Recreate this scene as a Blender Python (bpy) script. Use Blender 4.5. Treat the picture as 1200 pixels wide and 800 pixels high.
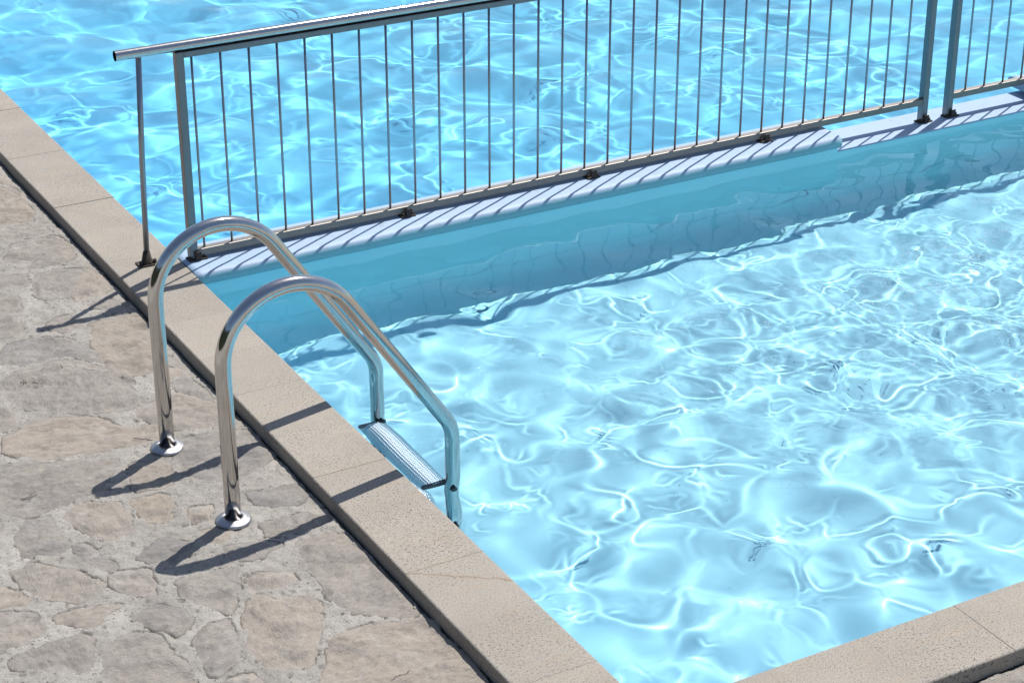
import bpy, bmesh, math, random
import numpy as np
from mathutils import Vector, Matrix

for o in list(bpy.data.objects):
    bpy.data.objects.remove(o, do_unlink=True)
SC = bpy.context.scene
COL = SC.collection
R = math.radians

# ------------------------------------------------------------------ camera
cd = bpy.data.cameras.new("camera")
cd.sensor_width = 36.0
cd.lens = 36.0 * 2408.0 / 1200.0
cd.clip_start = 0.05
cd.clip_end = 2000.0
cam = bpy.data.objects.new("camera", cd)
cam.location = (-2.323, -6.440, 3.0)
cam.rotation_euler = (R(90 - 25.82), 0.0, R(-29.4))
COL.objects.link(cam)
SC.camera = cam

# ------------------------------------------------------------------ sky and sun
SUN = Vector((0.50, 0.26, 1.0)).normalized()          # towards the sun
world = bpy.data.worlds.new("World")
SC.world = world
world.use_nodes = True
wn = world.node_tree.nodes
sky = wn.new("ShaderNodeTexSky")
sky.sky_type = 'NISHITA'
sky.sun_disc = False
sky.sun_elevation = math.asin(SUN.z)
sky.sun_rotation = math.atan2(SUN.x, SUN.y)
wn["Background"].inputs[1].default_value = 0.10
world.node_tree.links.new(sky.outputs[0], wn["Background"].inputs[0])

sl = bpy.data.lights.new("sun", 'SUN')
sl.energy = 4.4
sl.angle = R(0.5)
sl.color = (1.0, 0.955, 0.89)
sun = bpy.data.objects.new("sun", sl)
sun.rotation_euler = (-SUN).to_track_quat('-Z', 'Y').to_euler()
COL.objects.link(sun)
sl.cycles.is_caustics_light = True                    # sunlight is bent by the water surface

SC.view_settings.view_transform = 'Standard'
SC.view_settings.look = 'None'
SC.view_settings.gamma = 1.0
SC.view_settings.exposure = 0.35
SC.render.engine = 'CYCLES'
SC.cycles.caustics_reflective = False
SC.cycles.caustics_refractive = True
SC.cycles.max_bounces = 18
SC.cycles.transmission_bounces = 14
SC.cycles.diffuse_bounces = 8
SC.cycles.sample_clamp_indirect = 6.0

# ------------------------------------------------------------------ helpers
def tag(o, label=None, cat=None, group=None, kind=None):
    if label: o["label"] = label
    if cat: o["category"] = cat
    if group: o["group"] = group
    if kind: o["kind"] = kind
    return o

def link(name, me, mat=None, parent=None):
    o = bpy.data.objects.new(name, me)
    COL.objects.link(o)
    if mat: me.materials.append(mat)
    if parent: o.parent = parent
    return o

def empty(name, loc):
    o = bpy.data.objects.new(name, None)
    o.location = loc
    o.empty_display_size = 0.1
    COL.objects.link(o)
    return o

def bm_obj(name, bm, mat, parent=None, smooth=False, loc=None):
    me = bpy.data.meshes.new(name)
    bmesh.ops.recalc_face_normals(bm, faces=bm.faces)
    bm.to_mesh(me); bm.free()
    if smooth:
        me.polygons.foreach_set("use_smooth", [True] * len(me.polygons))
    o = link(name, me, mat, parent)
    if loc: o.location = loc
    return o

def add_box(bm, x0, x1, y0, y1, z0, z1, bev=0.0, seg=2):
    r = bmesh.ops.create_cube(bm, size=1.0)
    vs = r["verts"]
    for v in vs:
        v.co = Vector((x0 + (v.co.x + .5) * (x1 - x0), y0 + (v.co.y + .5) * (y1 - y0), z0 + (v.co.z + .5) * (z1 - z0)))
    if bev > 0:
        es = list({e for v in vs for e in v.link_edges})
        bmesh.ops.bevel(bm, geom=es, offset=bev, segments=seg, profile=0.5, affect='EDGES')

def add_tube(bm, path, rad, n=20, caps=True):
    path = [Vector(p) for p in path]
    rings = []
    prev = None
    for i, p in enumerate(path):
        if i == 0: t = path[1] - path[0]
        elif i == len(path) - 1: t = path[-1] - path[-2]
        else: t = (path[i + 1] - p).normalized() + (p - path[i - 1]).normalized()
        t.normalize()
        if prev is None:
            a = Vector((0, 1, 0)) if abs(t.y) < .9 else Vector((1, 0, 0))
            u = t.cross(a).normalized()
        else:
            u = (prev - t * prev.dot(t)).normalized()
        prev = u
        w = t.cross(u)
        r = rad[i] if isinstance(rad, (list, tuple)) else rad
        rings.append([bm.verts.new(p + (u * math.cos(2 * math.pi * k / n) + w * math.sin(2 * math.pi * k / n)) * r) for k in range(n)])
    for a, b in zip(rings, rings[1:]):
        for k in range(n):
            f = bm.faces.new((a[k], a[(k + 1) % n], b[(k + 1) % n], b[k])); f.smooth = True
    if caps:
        bm.faces.new(rings[0][::-1]); bm.faces.new(rings[-1])

def add_lathe(bm, prof, n=40, c=(0, 0, 0)):
    rings = []
    for r, z in prof:
        rings.append([bm.verts.new((c[0] + r * math.cos(2 * math.pi * k / n), c[1] + r * math.sin(2 * math.pi * k / n), c[2] + z)) for k in range(n)])
    for a, b in zip(rings, rings[1:]):
        for k in range(n):
            f = bm.faces.new((a[k], a[(k + 1) % n], b[(k + 1) % n], b[k])); f.smooth = True
    bm.faces.new(rings[0][::-1]); bm.faces.new(rings[-1])

def height_mesh(name, X, Y, Z, keep=None):
    """Grid mesh from 2-D arrays; keep = boolean array per cell."""
    ny, nx = X.shape
    idx = np.arange(nx * ny).reshape(ny, nx)
    q = np.stack([idx[:-1, :-1], idx[:-1, 1:], idx[1:, 1:], idx[1:, :-1]], -1).reshape(-1, 4)
    if keep is not None:
        q = q[keep.reshape(-1)]
    co = np.stack([X, Y, Z], -1).reshape(-1, 3)
    used = np.unique(q)
    remap = np.zeros(nx * ny, dtype=np.int64); remap[used] = np.arange(len(used))
    q = remap[q]; co = co[used]
    me = bpy.data.meshes.new(name)
    me.vertices.add(len(co)); me.vertices.foreach_set("co", co.astype(np.float32).ravel())
    me.loops.add(q.size); me.loops.foreach_set("vertex_index", q.astype(np.int32).ravel())
    me.polygons.add(len(q))
    me.polygons.foreach_set("loop_start", np.arange(0, q.size, 4, dtype=np.int32))
    me.polygons.foreach_set("loop_total", np.full(len(q), 4, dtype=np.int32))
    me.polygons.foreach_set("use_smooth", np.ones(len(q), dtype=bool))
    me.update(calc_edges=True)
    me.validate()
    return me

_rng = np.random.default_rng(7)
_perm = np.concatenate([_rng.permutation(512)] * 3)
_ang = _rng.uniform(0, 2 * np.pi, 512)
_gx, _gy = np.cos(_ang), np.sin(_ang)
def perlin(x, y):
    xi = np.floor(x).astype(int); yi = np.floor(y).astype(int)
    xf = x - xi; yf = y - yi
    xi &= 511; yi &= 511
    def g(ix, iy, dx, dy):
        h = _perm[_perm[ix & 511] + (iy & 511)] & 511
        return _gx[h] * dx + _gy[h] * dy
    u = xf ** 3 * (xf * (xf * 6 - 15) + 10); v = yf ** 3 * (yf * (yf * 6 - 15) + 10)
    a = g(xi, yi, xf, yf); b = g(xi + 1, yi, xf - 1, yf)
    c = g(xi, yi + 1, xf, yf - 1); d = g(xi + 1, yi + 1, xf - 1, yf - 1)
    return (a + u * (b - a)) + v * ((c + u * (d - c)) - (a + u * (b - a)))
def fbm(x, y, f, octv=4, gain=.5):
    s = 0; a = 1.0
    for k in range(octv):
        s = s + a * perlin(x * f + 17.3 * k, y * f - 9.1 * k); f *= 2.03; a *= gain
    return s
def sstep(a, b, x):
    t = np.clip((x - a) / (b - a), 0, 1); return t * t * (3 - 2 * t)

# ------------------------------------------------------------------ materials
def new_mat(name):
    m = bpy.data.materials.new(name); m.use_nodes = True
    nt = m.node_tree; b = nt.nodes["Principled BSDF"]
    return m, nt, b
def nd(nt, typ, **kw):
    n = nt.nodes.new(typ)
    for k, v in kw.items():
        if k.startswith("i_"): n.inputs[k[2:].replace("_", " ")].default_value = v
        else: setattr(n, k, v)
    return n
def L(nt, a, b): nt.links.new(a, b)
def coords(nt, kind="Object", scale=(1, 1, 1), rnd=False):
    if kind == "Position":
        g = nd(nt, "ShaderNodeNewGeometry"); out = g.outputs["Position"]
    else:
        out = nd(nt, "ShaderNodeTexCoord").outputs[kind]
    mp = nd(nt, "ShaderNodeMapping"); mp.inputs["Scale"].default_value = scale
    L(nt, out, mp.inputs[0])
    return mp.outputs[0]
def noise(nt, vec, scale, detail=4, rough=.55, dist=0.0):
    n = nd(nt, "ShaderNodeTexNoise"); n.inputs["Scale"].default_value = scale
    n.inputs["Detail"].default_value = detail; n.inputs["Roughness"].default_value = rough
    n.inputs["Distortion"].default_value = dist
    L(nt, vec, n.inputs["Vector"]); return n.outputs["Fac"]
def ramp(nt, fac, stops):
    r = nd(nt, "ShaderNodeValToRGB"); e = r.color_ramp.elements
    while len(e) < len(stops): e.new(.5)
    for el, (p, c) in zip(e, stops):
        el.position = p; el.color = c if len(c) == 4 else (*c, 1)
    L(nt, fac, r.inputs[0]); return r.outputs[0]
def mix(nt, fac, a, b, mode='MIX'):
    m = nd(nt, "ShaderNodeMix", data_type='RGBA', blend_type=mode)
    for s, v in ((0, fac), (6, a), (7, b)):
        if hasattr(v, "links") or isinstance(v, bpy.types.NodeSocket): L(nt, v, m.inputs[s])
        else: m.inputs[s].default_value = v if not isinstance(v, tuple) or len(v) == 4 else (*v, 1)
    return m.outputs[2]
def bump(nt, b, h, strength, dist, prev=None):
    n = nd(nt, "ShaderNodeBump"); n.inputs["Strength"].default_value = strength; n.inputs["Distance"].default_value = dist
    L(nt, h, n.inputs["Height"])
    if prev: L(nt, prev, n.inputs["Normal"])
    L(nt, n.outputs[0], b.inputs["Normal"]); return n.outputs[0]
def G(v): return (v, v, v, 1)

def mat_coping(rust=False):
    m, nt, b = new_mat("coping_stone")
    v = coords(nt, "Position")
    oi = nd(nt, "ShaderNodeObjectInfo")
    big = noise(nt, v, 5, 5, .6)
    c = ramp(nt, big, [(.3, (.275, .255, .226)), (.7, (.37, .345, .31))])
    fine = noise(nt, v, 260, 3, .7)
    c = mix(nt, .62, c, ramp(nt, fine, [(.32, (.145, .135, .12)), (.70, (.52, .49, .445))]))
    tint = ramp(nt, oi.outputs["Random"], [(0, (.905, .885, .855)), (1, (1.0, .975, .935))])
    c = mix(nt, 1.0, c, tint, 'MULTIPLY')
    # pits and dark grains
    p1 = noise(nt, v, 150, 2, .5)
    pit = ramp(nt, p1, [(.605, G(0)), (.66, G(1))])
    msk = ramp(nt, noise(nt, v, 3.2, 3), [(.40, G(.25)), (.62, G(1))])
    pit = mix(nt, 1.0, pit, msk, 'MULTIPLY')
    c = mix(nt, pit, c, (.13, .11, .09, 1))
    # faint bedding streaks and dirt
    vs = coords(nt, "Position", (3, 16, 3))
    st = ramp(nt, noise(nt, vs, 1.6, 5, .6, .6), [(.52, G(0)), (.72, G(.35))])
    c = mix(nt, st, c, (.36, .28, .20, 1))
    if rust:
        # rusty crack running obliquely over the slab
        wob = noise(nt, v, 22, 5, .7)
        sp = nd(nt, "ShaderNodeSeparateXYZ"); L(nt, v, sp.inputs[0])
        m1 = nd(nt, "ShaderNodeMath", operation='MULTIPLY_ADD'); m1.inputs[1].default_value = .72; L(nt, sp.outputs[0], m1.inputs[0]); L(nt, sp.outputs[1], m1.inputs[2])
        m2 = nd(nt, "ShaderNodeMath", operation='MULTIPLY_ADD'); m2.inputs[1].default_value = .05; L(nt, wob, m2.inputs[0]); L(nt, m1.outputs[0], m2.inputs[2])
        m3 = nd(nt, "ShaderNodeMath", operation='ADD'); m3.inputs[1].default_value = 2.33 - .025; L(nt, m2.outputs[0], m3.inputs[0])
        m4 = nd(nt, "ShaderNodeMath", operation='ABSOLUTE'); L(nt, m3.outputs[0], m4.inputs[0])
        st2 = ramp(nt, m4.outputs[0], [(.0, G(.5)), (.012, G(0))])
        c = mix(nt, st2, c, (.30, .225, .155, 1))
        st3 = ramp(nt, m4.outputs[0], [(.0, G(.7)), (.002, G(0))])
        c = mix(nt, st3, c, (.14, .10, .07, 1))
    sn = ramp(nt, noise(nt, v, 2.3, 6, .7, .5), [(.48, G(0)), (.70, G(.45))])
    c = mix(nt, sn, c, (.25, .225, .195, 1))
    L(nt, c, b.inputs["Base Color"])
    b.inputs["Roughness"].default_value = .88
    b.inputs["Specular IOR Level"].default_value = .25
    n1 = bump(nt, b, fine, .5, .0016)
    inv = nd(nt, "ShaderNodeMath", operation='SUBTRACT'); inv.inputs[0].default_value = 1.0
    L(nt, pit, inv.inputs[1])
    bump(nt, b, inv.outputs[0], .6, .002, n1)
    return m

def mat_flag():
    m, nt, b = new_mat("flagstone")
    v = coords(nt, "Position")
    oi = nd(nt, "ShaderNodeObjectInfo")
    base = ramp(nt, oi.outputs["Random"], [(0, (0.218, 0.209, 0.198)), (.22, (0.293, 0.266, 0.236)), (.4, (0.249, 0.239, 0.228)), (.6, (0.329, 0.288, 0.246)), (.8, (0.271, 0.260, 0.246)), (1, (0.319, 0.275, 0.224))])
    cl = noise(nt, v, 6, 5, .65, .5)
    c = mix(nt, ramp(nt, cl, [(.46, G(0)), (.68, G(.6))]), base, (.32, .288, .245, 1))
    cl2 = noise(nt, v, 12, 6, .68, .9)
    c = mix(nt, ramp(nt, cl2, [(.50, G(0)), (.70, G(.6))]), c, (.215, .206, .196, 1))
    tw = nd(nt, "ShaderNodeMath", operation='MULTIPLY'); tw.inputs[1].default_value = 37.7; L(nt, oi.outputs["Random"], tw.inputs[0])
    rot = nd(nt, "ShaderNodeVectorRotate", rotation_type='Z_AXIS'); L(nt, v, rot.inputs["Vector"]); L(nt, tw.outputs[0], rot.inputs["Angle"])
    mp = nd(nt, "ShaderNodeMapping"); mp.inputs["Scale"].default_value = (13, 26, 13); L(nt, rot.outputs[0], mp.inputs[0])
    grain = noise(nt, mp.outputs[0], 2.2, 7, .70, 1.4)
    c = mix(nt, .5, c, ramp(nt, grain, [(.3, (.62, .61, .60)), (.7, (1.22, 1.21, 1.19))]), 'MULTIPLY')
    fine = noise(nt, v, 240, 3, .7)
    c = mix(nt, .45, c, ramp(nt, fine, [(.3, (.62, .61, .60)), (.7, (1.25, 1.25, 1.24))]), 'MULTIPLY')
    # pale mortar smeared over the stones
    hz = ramp(nt, noise(nt, v, 10, 7, .74, .4), [(.53, G(0)), (.66, G(.6))])
    c = mix(nt, hz, c, (.365, .345, .312, 1))
    # hairline cracks drawn as dark lines
    nn = nd(nt, "ShaderNodeTexNoise"); nn.inputs["Scale"].default_value = 9; nn.inputs["Detail"].default_value = 6
    L(nt, v, nn.inputs["Vector"])
    vd = nd(nt, "ShaderNodeMix", data_type='VECTOR'); vd.inputs[0].default_value = .13
    L(nt, v, vd.inputs[4]); L(nt, nn.outputs["Color"], vd.inputs[5])
    vo = nd(nt, "ShaderNodeTexVoronoi", feature='DISTANCE_TO_EDGE'); vo.inputs["Scale"].default_value = 3.4
    L(nt, vd.outputs[1], vo.inputs["Vector"])
    cr = ramp(nt, vo.outputs["Distance"], [(0.0, G(1)), (.0085, G(0))])
    mk = ramp(nt, noise(nt, v, 5.5, 5, .7), [(.60, G(0)), (.66, G(.8))])
    cr = mix(nt, 1.0, cr, mk, 'MULTIPLY')
    c = mix(nt, cr, c, (.05, .046, .042, 1))
    L(nt, c, b.inputs["Base Color"])
    b.inputs["Roughness"].default_value = .86
    b.inputs["Specular IOR Level"].default_value = .3
    n1 = bump(nt, b, grain, .8, .0065)
    n2 = bump(nt, b, fine, .8, .002, n1)
    inv = nd(nt, "ShaderNodeMath", operation='SUBTRACT'); inv.inputs[0].default_value = 1.0
    L(nt, cr, inv.inputs[1])
    bump(nt, b, inv.outputs[0], .9, .004, n2)
    return m

def mat_mortar():
    m, nt, b = new_mat("mortar")
    v = coords(nt, "Position")
    big = noise(nt, v, 6, 5, .65)
    c = ramp(nt, big, [(.3, (.275, .259, .234)), (.7, (.425, .404, .37))])
    fine = noise(nt, v, 190, 4, .75)
    c = mix(nt, .6, c, ramp(nt, fine, [(.28, (.50, .49, .48)), (.72, (1.25, 1.24, 1.22))]), 'MULTIPLY')
    grit = ramp(nt, noise(nt, v, 120, 2, .5), [(.64, G(0)), (.69, G(.9))])
    c = mix(nt, grit, c, (.11, .105, .10, 1))
    L(nt, c, b.inputs["Base Color"])
    b.inputs["Roughness"].default_value = .92
    b.inputs["Specular IOR Level"].default_value = .2
    n1 = bump(nt, b, fine, 1.0, .004)
    bump(nt, b, noise(nt, v, 60, 4, .7), .6, .004, n1)
    return m

def mat_paint(name, col, crack=0.0):
    m, nt, b = new_mat(name)
    v = coords(nt, "Position")
    n = noise(nt, v, 1.7, 5, .6)
    c = mix(nt, ramp(nt, n, [(.35, G(0)), (.7, G(.5))]), (*col, 1), tuple(min(1, x * 1.08 + .02) for x in col) + (1,))
    if crack:
        vd = nd(nt, "ShaderNodeMix", data_type='VECTOR')
        vd.inputs[0].default_value = .16
        nn = nd(nt, "ShaderNodeTexNoise"); nn.inputs["Scale"].default_value = 7; nn.inputs["Detail"].default_value = 5
        L(nt, v, nn.inputs["Vector"])
        L(nt, v, vd.inputs[4]); L(nt, nn.outputs["Color"], vd.inputs[5])
        vo = nd(nt, "ShaderNodeTexVoronoi", feature='DISTANCE_TO_EDGE'); vo.inputs["Scale"].default_value = 3.6
        L(nt, vd.outputs[1], vo.inputs["Vector"])
        cr = ramp(nt, vo.outputs["Distance"], [(0.0, G(1)), (.012, G(0))])
        mk = ramp(nt, noise(nt, v, 4, 4), [(.55, G(0)), (.66, G(crack))])
        cr = mix(nt, 1.0, cr, mk, 'MULTIPLY')
        c = mix(nt, cr, c, tuple(x * .45 for x in col) + (1,))
    if name == "ledge_paint":
        ws = ramp(nt, noise(nt, v, 16, 7, .72, .6), [(.54, G(0)), (.70, G(.55))])
        c = mix(nt, ws, c, (.25, .30, .36, 1))
        sp = ramp(nt, noise(nt, v, 70, 3, .6), [(.66, G(0)), (.70, G(.6))])
        c = mix(nt, sp, c, (.20, .21, .22, 1))
    L(nt, c, b.inputs["Base Color"])
    b.inputs["Roughness"].default_value = .55
    b.inputs["Specular IOR Level"].default_value = .35
    bump(nt, b, noise(nt, v, 60, 4, .6), .15, .002)
    return m

def mat_metal(name, col, rough, scr=.12):
    m, nt, b = new_mat(name)
    v = coords(nt, "Object", (1, 1, .15))
    n = noise(nt, v, 90, 5, .65)
    L(nt, ramp(nt, n, [(.3, tuple(x * .86 for x in col)), (.7, col)]), b.inputs["Base Color"])
    mr = nd(nt, "ShaderNodeMapRange"); mr.inputs["To Min"].default_value = rough; mr.inputs["To Max"].default_value = rough + scr
    L(nt, n, mr.inputs["Value"]); L(nt, mr.outputs[0], b.inputs["Roughness"])
    b.inputs["Metallic"].default_value = 1.0
    return m

def mat_plain(name, col, rough, spec=.4, nscale=60, amt=.25, bmp=0.0):
    m, nt, b = new_mat(name)
    v = coords(nt, "Position")
    n = noise(nt, v, nscale, 4, .65)
    c = mix(nt, ramp(nt, n, [(.3, G(0)), (.7, G(1))]), tuple(x * (1 - amt) for x in col) + (1,), tuple(min(1, x * (1 + amt)) for x in col) + (1,))
    L(nt, c, b.inputs["Base Color"])
    b.inputs["Roughness"].default_value = rough; b.inputs["Specular IOR Level"].default_value = spec
    if bmp: bump(nt, b, n, .6, bmp)
    return m

def mat_water():
    m = bpy.data.materials.new("pool_water"); m.use_nodes = True
    nt = m.node_tree; nt.nodes.clear()
    out = nd(nt, "ShaderNodeOutputMaterial")
    g = nd(nt, "ShaderNodeBsdfGlass"); g.inputs["IOR"].default_value = 1.333
    g.inputs["Roughness"].default_value = 0.0
    g.inputs["Color"].default_value = (.94, .99, 1, 1)
    L(nt, g.outputs[0], out.inputs[0])
    return m

M_COPING = mat_coping(); M_COPING_RUST = mat_coping(True); M_FLAG = mat_flag(); M_MORTAR = mat_mortar()
M_FLOOR = mat_paint("pool_paint_shallow", (.36, .725, .885))
M_FLOOR2 = mat_paint("pool_paint_deep", (.18, .645, .91))
M_WALL = mat_paint("divider_paint", (.44, .90, .98), .15)
M_LEDGE = mat_paint("ledge_paint", (.32, .43, .57), 0)
M_STEEL = mat_metal("polished_steel", (.56, .545, .53), .06, .10)
M_DISC = mat_metal("brushed_steel", (.44, .44, .45), .42, .14)
M_FENCE = mat_metal("dull_steel", (.32, .36, .40), .26, .2)
M_POST = mat_metal("post_steel", (.23, .245, .26), .34, .2)
M_RAIL = mat_metal("weathered_steel", (.28, .26, .24), .42, .2)
M_LIP = mat_paint("lip_paint", (.26, .50, .56), 0)
M_FOOT = mat_plain("rusty_iron", (.055, .043, .036), .75, .3, 160, .5, .001)
M_BLACK = mat_plain("black_plastic_bore_shade", (.015, .016, .018), .45)
M_TREAD = mat_metal("tread_plate", (.56, .60, .66), .34, .15)
M_WATER = mat_water()
M_GROUND = mat_plain("paving_ground", (.34, .32, .29), .9, .2, 5, .2, .004)

# ------------------------------------------------------------------ pool basins
WZ = -0.10                                  # water level
XE, YF = 9.0, 9.0                           # far ends of the pools
def quad_obj(name, quads, mat, label=None, kind="structure"):
    bm = bmesh.new()
    for q in quads: bm.faces.new([bm.verts.new(p) for p in q])
    me = bpy.data.meshes.new(name); bm.to_mesh(me); bm.free()
    o = link(name, me, mat); tag(o, label, kind=kind)
    o.cycles.is_caustics_receiver = True
    return o
ZF1, ZF2 = -0.62, -1.45
quad_obj("pool_floor", [[(-.02, -3.04, ZF1), (XE, -3.04, ZF1), (XE, .04, ZF1), (-.02, .04, ZF1)]], M_FLOOR, "pale blue painted floor of the shallow pool")
quad_obj("pool_floor", [[(-.02, .23, ZF2), (XE, .23, ZF2), (XE, YF, ZF2), (-.02, YF, ZF2)]], M_FLOOR2, "bright blue painted floor of the deep pool behind the fence")
quad_obj("pool_wall", [
    [(-.018, .07, ZF1), (-.018, -3.035, ZF1), (-.018, -3.035, -.052), (-.018, .07, -.052)],
    [(-.018, -3.035, ZF1), (XE, -3.035, ZF1), (XE, -3.035, -.052), (-.018, -3.035, -.052)],
    [(XE, -3.035, ZF1), (XE, .07, ZF1), (XE, .07, -.052), (XE, -3.035, -.052)]], M_FLOOR, "pale blue painted side walls of the shallow pool")
quad_obj("pool_wall", [
    [(-.018, YF, ZF2), (-.018, .18, ZF2), (-.018, .18, -.052), (-.018, YF, -.052)],
    [(XE, YF, ZF2), (-.018, YF, ZF2), (-.018, YF, -.052), (XE, YF, -.052)],
    [(XE, .18, ZF2), (XE, YF, ZF2), (XE, YF, -.052), (XE, .18, -.052)]], M_FLOOR2, "bright blue painted side walls of the deep pool")

# ------------------------------------------------------------------ water
def axis(a, fine_end, b, h, hc):
    n = int(round((fine_end - a) / h))
    f = a + np.arange(n + 1) * (fine_end - a) / n
    m = max(1, int(round((b - fine_end) / hc)))
    return np.concatenate([f, fine_end + np.arange(1, m + 1) * (b - fine_end) / m])
def waves(X, Y, seed, n, l0, l1, curv, warp=.05, pref=None):
    """Sum of travelling waves; curv = rms surface curvature in 1/m."""
    r = np.random.default_rng(seed)
    Xw = X + warp * fbm(X, Y, 1.6, 3); Yw = Y + warp * fbm(X + 40, Y + 11, 1.6, 3)
    lam = np.exp(r.uniform(np.log(l0), np.log(l1), n))
    k = 2 * np.pi / lam
    a = lam ** 1.75 * r.uniform(.5, 1.3, n)
    th = r.uniform(0, 2 * np.pi, n) if pref is None else pref + r.normal(0, .9, n)
    ph = r.uniform(0, 2 * np.pi, n)
    a *= curv / math.sqrt(np.sum((a * k * k) ** 2 / 2))
    Z = np.zeros_like(X)
    for i in range(n):
        Z += a[i] * np.sin(k[i] * (np.cos(th[i]) * Xw + np.sin(th[i]) * Yw) + ph[i])
    return Z
def water(name, x0, xf, x1, y0, yf, y1, h, fn, label):
    X, Y = np.meshgrid(axis(x0, xf, x1, h, .05), axis(y0, yf, y1, h, .05))
    me = height_mesh(name, X, Y, WZ + fn(X, Y))
    o = link(name, me, M_WATER); tag(o, label, kind="structure")
    o.cycles.is_caustics_caster = True
    return o
def crests(X, Y, f, sig, curv, off, warp=.06, thr=-.15):
    """Narrow wave crests that wander through broad calm troughs."""
    Xw = X + warp * fbm(X + off, Y, 2.2, 2); Yw = Y + warp * fbm(X, Y - off, 2.2, 2)
    def fld(x, y): return perlin(x * f + off, y * f + off * 1.7) + .35 * perlin(x * f * 2.1 - off, y * f * 2.1 + 3.3)
    e = .004
    n = fld(Xw, Yw)
    gx = (fld(Xw + e, Yw) - n) / e; gy = (fld(Xw, Yw + e) - n) / e
    d = n / np.sqrt(gx * gx + gy * gy + (.45 * f) ** 2)
    amp = sstep(thr, .45, fbm(X * .9 + off * 2, Y * .9 - 5, f * .55, 2))
    s = sig * (1 + .5 * perlin(X * f * .7 - 8, Y * f * .7 + off))
    return amp * curv * s * s / 2 * np.exp(-(d / s) ** 2)
def blend(*f):
    return sum(np.maximum(q, 0) ** 3 for q in f) ** (1 / 3.0)
def near_waves(X, Y):
    Z = waves(X, Y, 3, 56, .12, .55, 1.45)
    back = sstep(-2.3, -1.2, Y) * .5 + sstep(.8, 2.2, X) * .5          # busier water towards the inlet
    Z = Z + blend((1.05 - .35 * back) * crests(X, Y, 3.0, .025, 4.3, 3.1, .09, -.25),
                  crests(X, Y, 5.4, .018, 4.1, 17.7, .08, -.15),
                  (.55 + .5 * back) * crests(X, Y, 8.4, .0145, 3.9, 41.3, .05, -.15))
    # churned patch where the inlet stirs the water
    e = np.exp(-(((X - 2.9) / 1.25) ** 2 + ((Y + 1.05) / .75) ** 2) ** 1.3)
    return Z + e * (waves(X, Y, 5, 60, .035, .10, 1.5) + crests(X, Y, 10.0, .014, 2.6, 63.0, .03, -.4))
def far_waves(X, Y):
    Z = waves(X, Y, 11, 56, .18, .9, .75)
    return Z + blend(crests(X, Y, 2.2, .040, 1.45, 5.5, .08, -.25), crests(X, Y, 3.7, .030, 1.4, 29.0, .07, -.2), crests(X, Y, 5.6, .024, 1.3, 51.0, .05, -.25))
water("water", -.016, 4.3, XE - .002, -3.033, 0.026, .0285, .006, near_waves, "rippling clear water of the shallow pool in front of the fence")
water("water", -.016, 5.3, XE - .002, .2415, 4.1, YF - .002, .012, far_waves, "rippling blue water of the deep pool behind the fence")

# ------------------------------------------------------------------ wall between the pools
YC0, YC1 = .03, .24
div = empty("divider_wall", (0, .135, 0))
tag(div, "low white-topped wall between the two pools carrying the steel fence", "wall")
def under(o, parent):
    o.parent = parent
    o.matrix_parent_inverse = Matrix.Translation(-parent.location)
    return o
bm = bmesh.new(); add_box(bm, -.016, XE - .001, YC0, YC1, ZF2 - .02, -.078)
o = under(bm_obj("core", bm, M_WALL), div); o.cycles.is_caustics_receiver = True
bm = bmesh.new(); add_box(bm, -.014, XE - .003, YC0 - .003, YC1 + .003, -.0775, -.068, .003)
o = under(bm_obj("strip", bm, M_LEDGE), div)
bm = bmesh.new(); add_box(bm, .001, 2.895, .012, .2, -.34, -.0472)
o = under(bm_obj("core", bm, M_WALL), div); o.cycles.is_caustics_receiver = True
# rounded cove where the wall meets the shallow floor
bm = bmesh.new(); prev = None
for i in range(13):
    a_ = math.pi / 2 * i / 12
    p_ = (YC0 - .002 - .16 * (1 - math.sin(a_)) , ZF1 + .002 + .16 * (1 - math.cos(a_)))
    cur = (bm.verts.new((-.014, *p_)), bm.verts.new((XE - .005, *p_)))
    if prev:
        f_ = bm.faces.new((prev[0], prev[1], cur[1], cur[0])); f_.smooth = True
    prev = cur
o = under(bm_obj("cove", bm, M_WALL), div); o.cycles.is_caustics_receiver = True
def ledge(x0, x1, seed):
    prof = [(.0, -.047), (-.004, -.030), (-.001, -.012), (.012, -.002), (.03, 0), (.14, .0012), (.262, 0), (.276, -.006), (.282, -.02), (.28, -.046)]
    xs = np.linspace(x0, x1, int((x1 - x0) / .03) + 1)
    bm = bmesh.new(); rings = []
    for x in xs:
        ring = []
        for (y, z) in prof:
            d = .004 * float(fbm(np.array(x + seed), np.array(y * 3.0), 5.0, 3)) + .0015 * float(perlin(np.array(x * 30.), np.array(z * 30. + seed)))
            ring.append(bm.verts.new((x, y + (d if y < .1 else -d), z + (.5 * d if z > -.04 else 0))))
        rings.append(ring)
    n = len(prof)
    for a, b in zip(rings, rings[1:]):
        for k in range(n):
            f = bm.faces.new((a[k], a[(k + 1) % n], b[(k + 1) % n], b[k])); f.smooth = k < n - 1; f.material_index = 1 if k < 2 else 0
    bm.faces.new(rings[0]); bm.faces.new(rings[-1][::-1])
    o = under(bm_obj("ledge", bm, M_LEDGE), div)
    o.data.materials.append(M_LIP)
    return o
ledge(.002, 2.905, 3.0)
ledge(4.07, XE - .004, 8.0)

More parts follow.
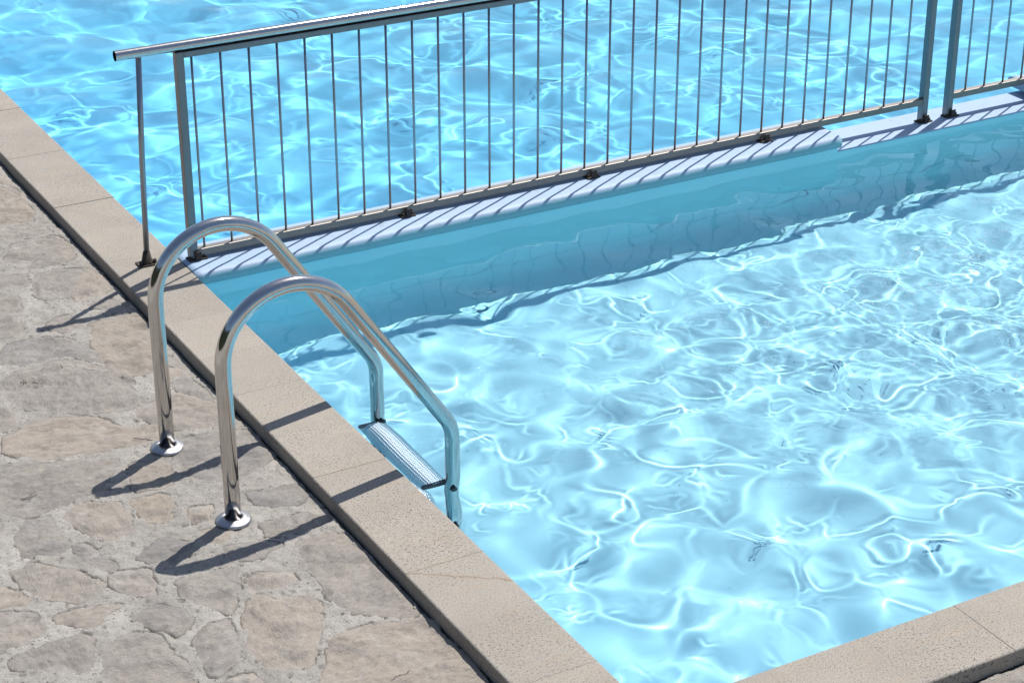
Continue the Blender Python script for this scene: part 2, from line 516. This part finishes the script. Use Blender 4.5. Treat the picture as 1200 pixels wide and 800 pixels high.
# ------------------------------------------------------------------ coping
cop = None
bm = bmesh.new()
add_box(bm, -.238, -.0185, -3.24, YF + .2, -.30, -.0505)
add_box(bm, -.0184, XE + .2, -3.24, -3.0355, -.30, -.0505)
add_box(bm, -.0184, XE + .2, YF + .0005, YF + .2, -.30, -.0505)
add_box(bm, XE + .0005, XE + .2, -3.035, YF, -.30, -.0505)
cop = bm_obj("coping", bm, M_MORTAR)
tag(cop, "beige stone slab coping around the edge of both pools", kind="structure")
rc = random.Random(4)
def slab(x0, x1, y0, y1, mat=None):
    bm = bmesh.new()
    add_box(bm, x0, x1, y0, y1, -.050, 0)
    ax = 1 if (x1 - x0 < .26 and not (y1 - y0 < .26)) else 0
    if abs(x1 - x0 - .245) < .01: ax = 1
    if abs(y1 - y0 - .245) < .01 or abs(y1 - y0 - .24) < .001: ax = 0
    es = [e for e in bm.edges if abs(e.verts[0].co[ax] - e.verts[1].co[ax]) > .05 and e.verts[0].co.z > -.01]
    bmesh.ops.bevel(bm, geom=es, offset=.007, segments=4, profile=.5, affect='EDGES')
    cx, cy = (x0 + x1) / 2, (y0 + y1) / 2
    tx, ty, dz = rc.gauss(0, .0015), rc.gauss(0, .0015), rc.gauss(0, .0004)
    for v in bm.verts:
        s = 1 + 0 * v.co.z
        v.co.z += dz + tx * (v.co.x - cx) * .5 + ty * (v.co.y - cy) * .5
        nz = perlin(np.array(v.co.x * 25.), np.array(v.co.y * 25.))
        v.co.z += .0006 * float(nz)
    o = bm_obj("slab", bm, mat or M_COPING, cop)
    o.data.polygons.foreach_set("use_smooth", [False] * len(o.data.polygons))
    return o
g = .0004
ys = [-3.25 + 0]
y = -2.460
while y > -3.0: y -= .302
y += .302
cuts = [-3.25] + [y + .302 * i for i in range(45) if -3.0 < y + .302 * i < YF + .1] + [YF + .22]
for a, b in zip(cuts, cuts[1:]):
    g = rc.choice((.0001, .0002, .0005)); slab(-.245, 0.0, a + g, b - g, M_COPING_RUST if a < -2.3 < b else M_COPING)
g = .00025
cuts = [0.0] + [.347 + .303 * i for i in range(30) if .347 + .303 * i < XE + .1] + [XE + .22]
for a, b in zip(cuts, cuts[1:]):
    slab(a + g, b - g, -3.25, -3.005)
    slab(a + g, b - g, YF - .02, YF + .22)
cuts = [-3.005 + .302 * i for i in range(40) if -3.005 + .302 * i < YF - .2] + [YF - .02]
for a, b in zip(cuts, cuts[1:]):
    slab(XE - .02, XE + .22, a + g, b - g)

# ------------------------------------------------------------------ ground and flagstone paving
quad_obj("ground", [
    [(-150, -150, -.06), (150, -150, -.06), (150, -3.9, -.06), (-150, -3.9, -.06)],
    [(-150, YF + .2, -.06), (150, YF + .2, -.06), (150, 150, -.06), (-150, 150, -.06)],
    [(-150, -3.9, -.06), (-1.9, -3.9, -.06), (-1.9, YF + .2, -.06), (-150, YF + .2, -.06)],
    [(XE + .2, -3.9, -.06), (150, -3.9, -.06), (150, YF + .2, -.06), (XE + .2, YF + .2, -.06)]], M_GROUND, "wide pale paved ground around the pools")

STONES = [
    [(-0.848, -0.45), (-0.773, -0.364), (-0.59, -0.365), (-0.479, -0.53), (-0.496, -0.683), (-0.545, -0.771), (-0.666, -0.736), (-0.804, -0.645), (-0.845, -0.534)],
    [(-0.954, -0.864), (-0.91, -0.782), (-0.786, -0.735), (-0.658, -0.794), (-0.604, -0.903), (-0.51, -0.93), (-0.533, -1.007), (-0.632, -1.014), (-0.726, -0.992), (-0.835, -0.993), (-0.924, -0.912)],
    [(-0.865, -0.723), (-0.781, -0.678), (-0.797, -0.735), (-0.883, -0.746)],
    [(-0.929, -0.507), (-0.894, -0.574), (-0.863, -0.612), (-0.876, -0.723), (-0.941, -0.732), (-0.988, -0.706)],
    [(-0.531, -0.819), (-0.37, -0.767), (-0.287, -0.896), (-0.328, -1.032), (-0.457, -0.992), (-0.524, -0.869)],
    [(-0.358, -0.705), (-0.297, -0.654), (-0.28, -0.783), (-0.28, -0.88), (-0.364, -0.75)],
    [(-1.073, -0.907), (-1.009, -0.956), (-0.814, -1.035), (-0.701, -1.099), (-0.819, -1.239), (-0.886, -1.253), (-1.012, -1.278), (-1.073, -1.227), (-1.139, -1.134)],
    [(-0.454, -1.058), (-0.257, -1.105), (-0.255, -1.214), (-0.26, -1.292), (-0.395, -1.367), (-0.512, -1.319), (-0.544, -1.218)],
    [(-0.937, -1.342), (-0.856, -1.293), (-0.761, -1.341), (-0.774, -1.407), (-0.782, -1.501), (-0.873, -1.514), (-0.91, -1.429)],
    [(-0.742, -1.34), (-0.634, -1.355), (-0.631, -1.437), (-0.68, -1.504), (-0.739, -1.476)],
    [(-0.607, -1.472), (-0.54, -1.482), (-0.573, -1.564), (-0.629, -1.549)],
    [(-1.047, -1.308), (-0.969, -1.324), (-0.975, -1.483), (-1.017, -1.527), (-1.105, -1.493), (-1.094, -1.379)],
    [(-0.971, -1.501), (-0.929, -1.509), (-0.891, -1.635), (-0.915, -1.682), (-0.97, -1.605)],
    [(-1.155, -1.562), (-1.089, -1.543), (-1.028, -1.598), (-0.954, -1.725), (-0.993, -1.781), (-1.065, -1.78), (-1.121, -1.719), (-1.152, -1.628)],
    [(-1.243, -1.577), (-1.205, -1.608), (-1.148, -1.694), (-1.178, -1.735), (-1.239, -1.72), (-1.276, -1.689)],
    [(-0.919, -1.695), (-0.824, -1.718), (-0.831, -1.809), (-0.852, -1.866), (-0.915, -1.82), (-0.934, -1.751)],
    [(-0.777, -1.825), (-0.598, -1.835), (-0.658, -1.956), (-0.709, -2.037), (-0.75, -1.976), (-0.78, -1.902)],
    [(-0.827, -1.645), (-0.727, -1.58), (-0.672, -1.659), (-0.735, -1.702), (-0.805, -1.688)],
    [(-1.118, -1.821), (-1.024, -1.822), (-0.954, -1.861), (-1.052, -1.919), (-1.121, -1.866)],
    [(-0.938, -1.917), (-0.851, -1.91), (-0.803, -1.998), (-0.864, -2.075), (-0.915, -2.015)],
    [(-1.278, -1.735), (-1.246, -1.744), (-1.16, -1.783), (-1.159, -1.882), (-1.227, -1.907), (-1.297, -1.912), (-1.322, -1.885)],
    [(-1.282, -1.974), (-1.185, -1.935), (-1.095, -1.94), (-1.073, -1.971), (-1.095, -2.057), (-1.136, -2.116), (-1.228, -2.052), (-1.28, -2.018)],
    [(-1.07, -2.071), (-0.982, -2.004), (-0.927, -2.049), (-0.899, -2.177), (-0.904, -2.251), (-0.937, -2.318), (-1.074, -2.261), (-1.111, -2.199)],
    [(-0.832, -2.116), (-0.789, -2.062), (-0.727, -2.074), (-0.746, -2.151), (-0.757, -2.247), (-0.852, -2.277), (-0.857, -2.191)],
    [(-0.403, -1.821), (-0.321, -1.814), (-0.279, -1.822), (-0.247, -1.961), (-0.254, -2.193), (-0.267, -2.258), (-0.311, -2.266), (-0.386, -2.21), (-0.448, -2.127), (-0.423, -2.029), (-0.431, -1.924)],
    [(-0.615, -1.995), (-0.57, -2.049), (-0.496, -2.067), (-0.492, -2.126), (-0.558, -2.27), (-0.623, -2.349), (-0.723, -2.306), (-0.712, -2.184), (-0.677, -2.079)],
    [(-0.517, -2.293), (-0.404, -2.284), (-0.347, -2.302), (-0.267, -2.333), (-0.262, -2.469), (-0.274, -2.649), (-0.285, -2.714), (-0.63, -2.52), (-0.599, -2.423), (-0.545, -2.354)],
    [(-0.605, -1.912), (-0.563, -1.89), (-0.487, -1.933), (-0.496, -1.988), (-0.584, -1.983), (-0.619, -1.963)],
    [(-0.45, -1.65), (-0.338, -1.658), (-0.265, -1.693), (-0.258, -1.725), (-0.352, -1.748), (-0.458, -1.731)],
    [(-0.423, -1.48), (-0.324, -1.484), (-0.252, -1.483), (-0.259, -1.572), (-0.304, -1.599), (-0.409, -1.556)],
    [(-0.387, 1.343), (-0.332, 1.291), (-0.297, 1.176), (-0.299, 0.96), (-0.341, 0.894), (-0.448, 0.905), (-0.508, 0.929)],
    [(-0.52, 0.887), (-0.458, 0.872), (-0.314, 0.829), (-0.298, 0.733), (-0.337, 0.726), (-0.493, 0.757), (-0.554, 0.772)],
    [(-0.46, 0.682), (-0.305, 0.689), (-0.278, 0.579), (-0.298, 0.48), (-0.373, 0.44), (-0.495, 0.464), (-0.525, 0.544)],
    [(-0.41, 0.164), (-0.37, 0.245), (-0.298, 0.335), (-0.259, 0.296), (-0.257, 0.163), (-0.343, 0.093), (-0.413, 0.09)],
    [(-0.483, 0.369), (-0.391, 0.387), (-0.314, 0.335), (-0.422, 0.146), (-0.492, 0.143), (-0.531, 0.207)],
    [(-0.648, 0.453), (-0.589, 0.437), (-0.509, 0.419), (-0.505, 0.329), (-0.535, 0.286), (-0.631, 0.297), (-0.687, 0.32)],
    [(-0.701, 0.27), (-0.644, 0.254), (-0.591, 0.224), (-0.63, 0.041), (-0.678, -0.074), (-0.748, -0.089), (-0.802, -0.073)],
    [(-0.428, -0.128), (-0.275, -0.135), (-0.273, -0.271), (-0.303, -0.408), (-0.365, -0.558), (-0.481, -0.536), (-0.488, -0.371), (-0.467, -0.239)],
    [(-0.736, -0.149), (-0.634, -0.137), (-0.545, -0.203), (-0.51, -0.321), (-0.502, -0.444), (-0.585, -0.324), (-0.758, -0.315), (-0.79, -0.26)],
    [(-0.373, -0.611), (-0.326, -0.566), (-0.295, -0.626), (-0.354, -0.679), (-0.398, -0.71)],
    [(-0.325, 1.373), (-0.29, 1.43), (-0.279, 1.326), (-0.283, 1.199), (-0.308, 1.256)],
    [(-0.668, -1.136), (-0.565, -1.151), (-0.558, -1.24), (-0.611, -1.316), (-0.698, -1.291)],
    [(0.805, -3.257), (0.891, -3.246), (0.984, -3.237), (1.033, -3.247), (0.969, -3.35), (0.816, -3.347)],
    [(-0.274, -1.357), (-0.232, -1.338), (-0.235, -1.421), (-0.286, -1.441)],
    [(-0.594, -1.713), (-0.503, -1.733), (-0.448, -1.785), (-0.541, -1.821), (-0.603, -1.786)],
]

def poly_sd(px, py, poly):
    """signed distance, positive inside"""
    d = np.full(px.shape, 1e9); ins = np.zeros(px.shape, dtype=bool)
    n = len(poly)
    for i in range(n):
        ax, ay = poly[i]; bx, by = poly[(i + 1) % n]
        ex, ey = bx - ax, by - ay
        t = np.clip(((px - ax) * ex + (py - ay) * ey) / (ex * ex + ey * ey + 1e-12), 0, 1)
        d = np.minimum(d, np.hypot(px - ax - t * ex, py - ay - t * ey))
        c = (ay > py) != (by > py)
        xi = ax + (py - ay) / (ey if abs(ey) > 1e-12 else 1e-12) * ex
        ins ^= c & (px < xi)
    return np.where(ins, d, -d)
def smooth_poly(p, it=1):
    for _ in range(it):
        q = []
        for i in range(len(p)):
            a, b = p[i], p[(i + 1) % len(p)]
            q += [(a[0] * .87 + b[0] * .13, a[1] * .87 + b[1] * .13), (a[0] * .13 + b[0] * .87, a[1] * .13 + b[1] * .87)]
        p = q
    return p
polys = []
for p in STONES:
    cx = sum(a for a, _ in p) / len(p); cy = sum(b for _, b in p) / len(p)
    if cy > -3.2: p = [(min(a, -.268), b) for a, b in p]
    else: p = [(a, min(b, -3.275)) for a, b in p]
    p = [(cx + (a - cx) * 1.13, cy + (b - cy) * 1.13) for a, b in p]
    polys.append(smooth_poly(p))
rs = random.Random(12)
def fill(n, x0, x1, y0, y1, rmin, rmax, gap):
    for _ in range(n):
        cx, cy = rs.uniform(x0, x1), rs.uniform(y0, y1)
        d = rmax
        X_ = np.array(cx); Y_ = np.array(cy)
        for q in polys:
            if abs(q[0][0] - cx) > 1.0 or abs(q[0][1] - cy) > 1.0: continue
            s = float(poly_sd(X_, Y_, q))
            d = min(d, -s - gap)
            if d < rmin: break
        edge = (-.262 - cx) if cy > -3.2 else (-3.272 - cy)
        d = min(d, edge)
        if d < rmin: continue
        k = rs.randint(6, 9); a0 = rs.uniform(0, 6.28)
        polys.append(smooth_poly([(cx + d * rs.uniform(.8, 1.05) * math.cos(a0 + 6.283 * i / k), cy + d * rs.uniform(.8, 1.05) * math.sin(a0 + 6.283 * i / k)) for i in range(k)]))
fill(500, -1.9, -.26, -3.5, 2.7, .09, .17, .012)
fill(900, -1.9, -.26, -3.5, 2.7, .045, .12, .010)
fill(60, -.2, 1.8, -3.75, -3.27, .05, .12, .012)
polys = polys[:295]

def warp(X, Y):
    return (X + .016 * fbm(X, Y, 11, 4) + .005 * perlin(X * 55, Y * 55),
            Y + .016 * fbm(X + 31, Y + 7, 11, 4) + .005 * perlin(X * 55 + 9, Y * 55 + 4))
def stone_top(X, Y, seed, sd):
    t = fbm(X + seed * 3.7, Y * 1.6 + seed, 5.5, 4)
    q = t * 5.0
    f = q - np.floor(q)
    ter = (np.floor(q) + sstep(.44, .56, f)) / 5.0              # cleft layers
    h = .018 * ter + .0035 * fbm(X, Y + seed, 22, 3)
    return h * sstep(0, .03, sd) + .002 * sstep(0, .022, sd)

def bed(name, x, y, label):
    X, Y = np.meshgrid(x, y)
    Xw, Yw = warp(X, Y)
    SD = np.full(X.shape, -1.0)
    for p in polys:
        a = np.array(p); lo = a.min(0) - .05; hi = a.max(0) + .05
        ix = np.where((x >= lo[0]) & (x <= hi[0]))[0]; iy = np.where((y >= lo[1]) & (y <= hi[1]))[0]
        if len(ix) < 2 or len(iy) < 2: continue
        s = np.s_[iy[0]:iy[-1] + 1, ix[0]:ix[-1] + 1]
        SD[s] = np.maximum(SD[s], poly_sd(Xw[s], Yw[s], p))
    Z = -.0445 + .0060 * fbm(X, Y, 9, 3) + .0042 * fbm(X, Y, 34, 3) + .0013 * perlin(X * 160, Y * 160)
    Z -= .022 * sstep(.004, .016, SD)
    cm = fbm(X + 5, Y + 3, 8, 3)
    Z -= .020 * sstep(.08, .22, cm) * sstep(.0055, .0020, np.abs(SD - .001))
    # small pits where the mortar has crumbled
    pit = fbm(X + 2, Y + 8, 30, 3)
    Z -= .009 * sstep(.42, .62, pit)
    # worn gap along the coping
    ed = (-.245 - X) if x[0] < -1 else (-3.25 - Y)
    gap = .010 + .008 * fbm(X + 12, Y, 7, 3)
    Z -= .020 * sstep(gap, gap - .006, ed)
    me = height_mesh(name, X, Y, Z)
    o = link(name, me, M_MORTAR); tag(o, label, kind="structure")
    return o
yA = np.concatenate([np.arange(-3.9, -3.5, .05), np.arange(-3.5, 2.5, .005), np.arange(2.5, YF + .21, .05)])
pavA = bed("pavement", np.arange(-1.9, -.2399, .005), yA, "weathered grey flagstone paving beside the pool ladder")
xB = np.concatenate([np.arange(-.2399, 1.6, .006), np.arange(1.6, XE + .2, .05)])
pavB = bed("pavement", xB, np.arange(-3.9, -3.243, .006), "flagstone paving strip along the near side of the shallow pool")
for i, p in enumerate(polys):
    a = np.array(p); lo = a.min(0) - .03; hi = a.max(0) + .03
    h = .006
    X, Y = np.meshgrid(np.arange(lo[0], hi[0], h), np.arange(lo[1], hi[1], h))
    Xw, Yw = warp(X, Y)
    sd = poly_sd(Xw, Yw, p)
    Z = -.0455 + stone_top(X, Y, i % 17, sd) - .03 * sstep(0.002, .012, -sd)
    ins = sd > -.011
    keep = ins[:-1, :-1] | ins[1:, :-1] | ins[:-1, 1:] | ins[1:, 1:]
    if keep.sum() < 6: continue
    par = pavA if a[:, 1].mean() > -3.25 else pavB
    if a[:, 0].mean() > -.24: par = pavB
    me = height_mesh("stone", X, Y, Z, keep)
    link("stone", me, M_FLAG, par)

# ------------------------------------------------------------------ ladder
ladder = empty("pool_ladder", (-.15, -1.345, -.045))
tag(ladder, "polished steel pool ladder with two arched handrails over the coping", "ladder")
def rail_path():
    pts = [(-.522, -.05), (-.522, .10), (-.5225, .25), (-.523, .40)]
    cx, cz, r = -.313, .445, .2095
    a0, a1 = math.pi, math.radians(34.3)
    n = 26
    for i in range(n + 1):
        a = a0 + (a1 - a0) * i / n
        pts.append((cx + r * math.cos(a), cz + r * math.sin(a)))
    ex, ez = pts[-1]
    dx, dz = .5635, -.826
    XV = .192
    t = (XV - ex) / dx; kz = ez + dz * t                      # corner
    rb = .13; tl = rb * math.tan(math.radians(17.15))
    for s in (.25, .5, .75): pts.append((ex + dx * (t - tl) * s, ez + dz * (t - tl) * s))
    b0 = (XV - dx * tl, kz - dz * tl)
    c2 = (XV - rb, kz - tl)
    for i in range(9):
        a = math.radians(34.3) * (1 - i / 8)
        pts.append((c2[0] + rb * math.cos(a), c2[1] + rb * math.sin(a)))
    for z in (-.08, -.2, -.35, -.50): pts.append((XV, z))
    return pts
RP = rail_path()
for yy, dx in ((-1.094, -.003), (-1.596, .007)):
    bm = bmesh.new(); add_tube(bm, [(x + dx, yy, z) for x, z in RP], .0234, 32)
    rail = under(bm_obj("rail", bm, M_STEEL), ladder)
    bm = bmesh.new()
    add_lathe(bm, [(.0225, -.008), (.051, -.008), (.0525, -.003), (.052, .001), (.0475, .0045), (.042, .006), (.039, .0085), (.033, .0105), (.0275, .011), (.0252, .0095), (.0248, .004)], 48, (-.522 + dx, yy, -.040))
    fl = bm_obj("flange", bm, M_DISC)
    fl.parent = rail
def tread(z):
    # arched, dimpled step between the rails
    ya, yb = -1.572, -1.118
    ny, nx = 300, 60
    V, U = np.meshgrid(np.linspace(0, 1, nx), np.linspace(0, 1, ny))
    Yt = ya + U * (yb - ya); s = V - .5
    Xt = .156 + s * .098
    st = np.cos(2 * np.pi * (U * 24 + V * 5)) * np.cos(2 * np.pi * (U * 24 - V * 5))
    Zt = z - .030 * (2 * np.abs(s)) ** 2.6 + .0024 * sstep(.2, .7, st) * (np.abs(s) < .42)
    me = height_mesh("tread", Xt, Yt, Zt)
    t = under(link("tread", me, M_TREAD), ladder); t.cycles.is_caustics_receiver = True
    md = t.modifiers.new("thickness", 'SOLIDIFY'); md.thickness = .003; md.offset = -1
    for yc, yd in ((ya - .004, ya + .014), (yb - .014, yb + .004)):
        bm = bmesh.new(); add_box(bm, .105, .206, yc, yd, z - .030, z + .002, .010, 3)
        e = bm_obj("end_cap", bm, M_BLACK, smooth=True); e.parent = t
    for yc, sg in ((-1.094, 1), (-1.596, -1)):
        bm = bmesh.new(); add_tube(bm, [(.19, yc + sg * .022, z - .012), (.19, yc + sg * .034, z - .012)], .011, 12)
        e = bm_obj("bolt", bm, M_BLACK); e.parent = t
tread(-.138)
tread(-.388)

# ------------------------------------------------------------------ fence
def foot(parent, x, y, z, sx=.036, side=1):
    bm = bmesh.new()
    add_box(bm, x - sx, x + sx, y - .022, y + .022, z, z + .006, .0015, 1)
    add_box(bm, x - .012, x + .012, y - .024, y - .019, z + .004, z + .035, .001, 1)
    f = under(bm_obj("foot", bm, M_FOOT), parent)
    for k in (-1, 1):
        bm = bmesh.new(); add_tube(bm, [(x + k * sx * .66, y - .008, z + .005), (x + k * sx * .66, y - .008, z + .016)], .0062, 8)
        b = bm_obj("bolt", bm, M_FOOT); b.parent = f
def box_part(name, parent, mat, *b, bev=.0025):
    bm = bmesh.new(); add_box(bm, *b, bev, 2)
    return under(bm_obj(name, bm, mat), parent)
FY = .136
def panel(x0, x1, first, z0, z1, label, feet, tube0):
    f = empty("pool_fence", ((x0 + x1) / 2, FY, 0)); tag(f, label, "fence", "steel fence panels on the wall between the pools")
    box_part("post", f, M_POST, x0 - .015, x0 + .015, FY - .017, FY + .017, z0 + .004, .788)
    box_part("post", f, M_POST, x1 - .015, x1 + .015, FY - .017, FY + .017, z1 + .004, .788)
    foot(f, x0 + .012, FY - .006, z0); foot(f, x1 + .004, FY - .006, z1)
    box_part("bottom_rail", f, M_RAIL, x0 + .0152, x1 - .0152, FY - .016, FY + .016, .012, .040)
    box_part("top_bar", f, M_POST, x0 + .0152, x1 - .0152, FY - .015, FY + .017, .765, .787)
    bm = bmesh.new(); add_tube(bm, [(0, 0, .0385), (0, 0, .766)], .0047, 10)
    me = bpy.data.meshes.new("baluster"); bm.to_mesh(me); bm.free(); me.materials.append(M_FENCE)
    x = first
    while x < x1 - .06:
        b = bpy.data.objects.new("baluster", me); COL.objects.link(b)
        b.parent = f; b.location = Vector((x, FY, 0)) - f.location
        x += .1082
    bm = bmesh.new(); add_tube(bm, [(tube0, FY + .005, .805), ((tube0 + x1) / 2, FY + .005, .805), (x1 + .02, FY + .005, .805)], .0188, 24, caps=False)
    add_tube(bm, [(tube0, FY + .005, .805), (x1 + .02, FY + .005, .805)], .0165, 24, caps=False)
    t = under(bm_obj("top_rail", bm, M_STEEL), f)
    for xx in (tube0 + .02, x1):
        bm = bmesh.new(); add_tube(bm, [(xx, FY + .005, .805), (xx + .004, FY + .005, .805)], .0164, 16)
        e = bm_obj("bore_shade", bm, M_BLACK); e.parent = t  # black disc stands in for the shade inside the open tube end
    for x in feet: foot(f, x, FY - .012, .001, .03)
    return f
f1 = panel(.045, 3.452, .092, .001, -.068, "long steel fence panel of thin bars with its top rail reaching over the coping", (.912, 1.741, 2.59), -.183)
# slim end post standing on the coping
bm = bmesh.new(); add_tube(bm, [(-.117, FY + .040, .012), (-.108, FY + .028, .40), (-.098, FY + .006, .789)], .0105, 14)
p = under(bm_obj("end_post", bm, M_FENCE), f1)
bm = bmesh.new(); add_tube(bm, [(-.117, FY + .040, .004), (-.117, FY + .040, .012), (-.1165, FY + .039, .05)], [.026, .020, .0125], 14)
add_box(bm, -.155, -.080, FY + .012, FY + .064, .0008, .006, .001, 1)
q = bm_obj("foot", bm, M_FOOT); q.parent = p
for bx in (-.144, -.091):
    bm = bmesh.new(); add_tube(bm, [(bx, FY + .028, .005), (bx, FY + .028, .019)], .0065, 8)
    q = bm_obj("bolt", bm, M_FOOT); q.parent = p
f2 = panel(3.594, 7.0, 3.686, -.068, .001, "steel fence panel of thin bars standing beyond the gap between posts", (4.46, 5.3, 6.14), 3.575)

# ------------------------------------------------------------------ bubbles drifting on the churned water
rb = np.random.default_rng(21)
N = 15000
bx = 2.75 + rb.normal(0, .75, N); by = -1.1 + rb.normal(0, .42, N)
k = (fbm(bx, by * 1.3, 3.5, 4) + rb.normal(0, .12, N) > .10) & (bx > .5) & (bx < 4.2) & (by < -.80) & (by > -2.8)
bx, by = bx[k], by[k]
bz = WZ + near_waves(bx.reshape(1, -1), by.reshape(1, -1))[0]
br = .0010 + .0022 * rb.random(len(bx)) ** 3; bz = bz + .5 * br
oc = np.array([(1, 0, 0), (0, 1, 0), (-1, 0, 0), (0, -1, 0), (0, 0, 1), (0, 0, -1)], dtype=float)
fc = np.array([(0, 1, 4), (1, 2, 4), (2, 3, 4), (3, 0, 4), (1, 0, 5), (2, 1, 5), (3, 2, 5), (0, 3, 5)])
V = (np.stack([bx, by, bz], -1)[:, None, :] + oc[None] * br[:, None, None]).reshape(-1, 3)
F = (np.arange(len(bx))[:, None, None] * 6 + fc[None]).reshape(-1, 3)
me = bpy.data.meshes.new("bubbles")
me.vertices.add(len(V)); me.vertices.foreach_set("co", V.astype(np.float32).ravel())
me.loops.add(F.size); me.loops.foreach_set("vertex_index", F.astype(np.int32).ravel())
me.polygons.add(len(F)); me.polygons.foreach_set("loop_start", np.arange(0, F.size, 3, dtype=np.int32))
me.polygons.foreach_set("loop_total", np.full(len(F), 3, dtype=np.int32))
me.polygons.foreach_set("use_smooth", np.ones(len(F), dtype=bool))
me.update(calc_edges=True)
tag(link("bubbles", me, mat_plain("foam", (.85, .88, .9), .35, .5, 300, .05)), "fine white bubbles drifting on the churned shallow water", "bubbles", kind="stuff")

# ------------------------------------------------------------------ unseen block of dark foliage, added for the steel to reflect
def reflection_hedge(x0, x1, y0, y1, hgt, label):
    nx = max(2, int((x1 - x0) / .12)); ny = max(2, int((y1 - y0) / .12)); nz = int(hgt / .12)
    bm = bmesh.new(); add_box(bm, x0, x1, y0, y1, -.062, hgt)
    bmesh.ops.subdivide_edges(bm, edges=[e for e in bm.edges if abs(e.verts[0].co.x - e.verts[1].co.x) > .01], cuts=nx, use_grid_fill=True)
    bmesh.ops.subdivide_edges(bm, edges=[e for e in bm.edges if abs(e.verts[0].co.y - e.verts[1].co.y) > .01 and e.calc_length() > .3], cuts=ny, use_grid_fill=True)
    bmesh.ops.subdivide_edges(bm, edges=[e for e in bm.edges if abs(e.verts[0].co.z - e.verts[1].co.z) > .3], cuts=nz, use_grid_fill=True)
    rh = random.Random(5)
    for v in bm.verts:
        if v.co.z > .05: v.co += Vector((rh.gauss(0, .06), rh.gauss(0, .06), rh.gauss(0, .06)))
    o = bm_obj("reflection_hedge", bm, M_REFLECTION_HEDGE); tag(o, label, "reflection_hedge")
M_REFLECTION_HEDGE = mat_plain("reflection_hedge_leaves", (.028, .038, .020), .7, .3, 22, .6, .05)
reflection_hedge(-10.5, -9.3, -12, 14, 3.6, "unseen block of dark foliage added to darken the reflections in the steel")
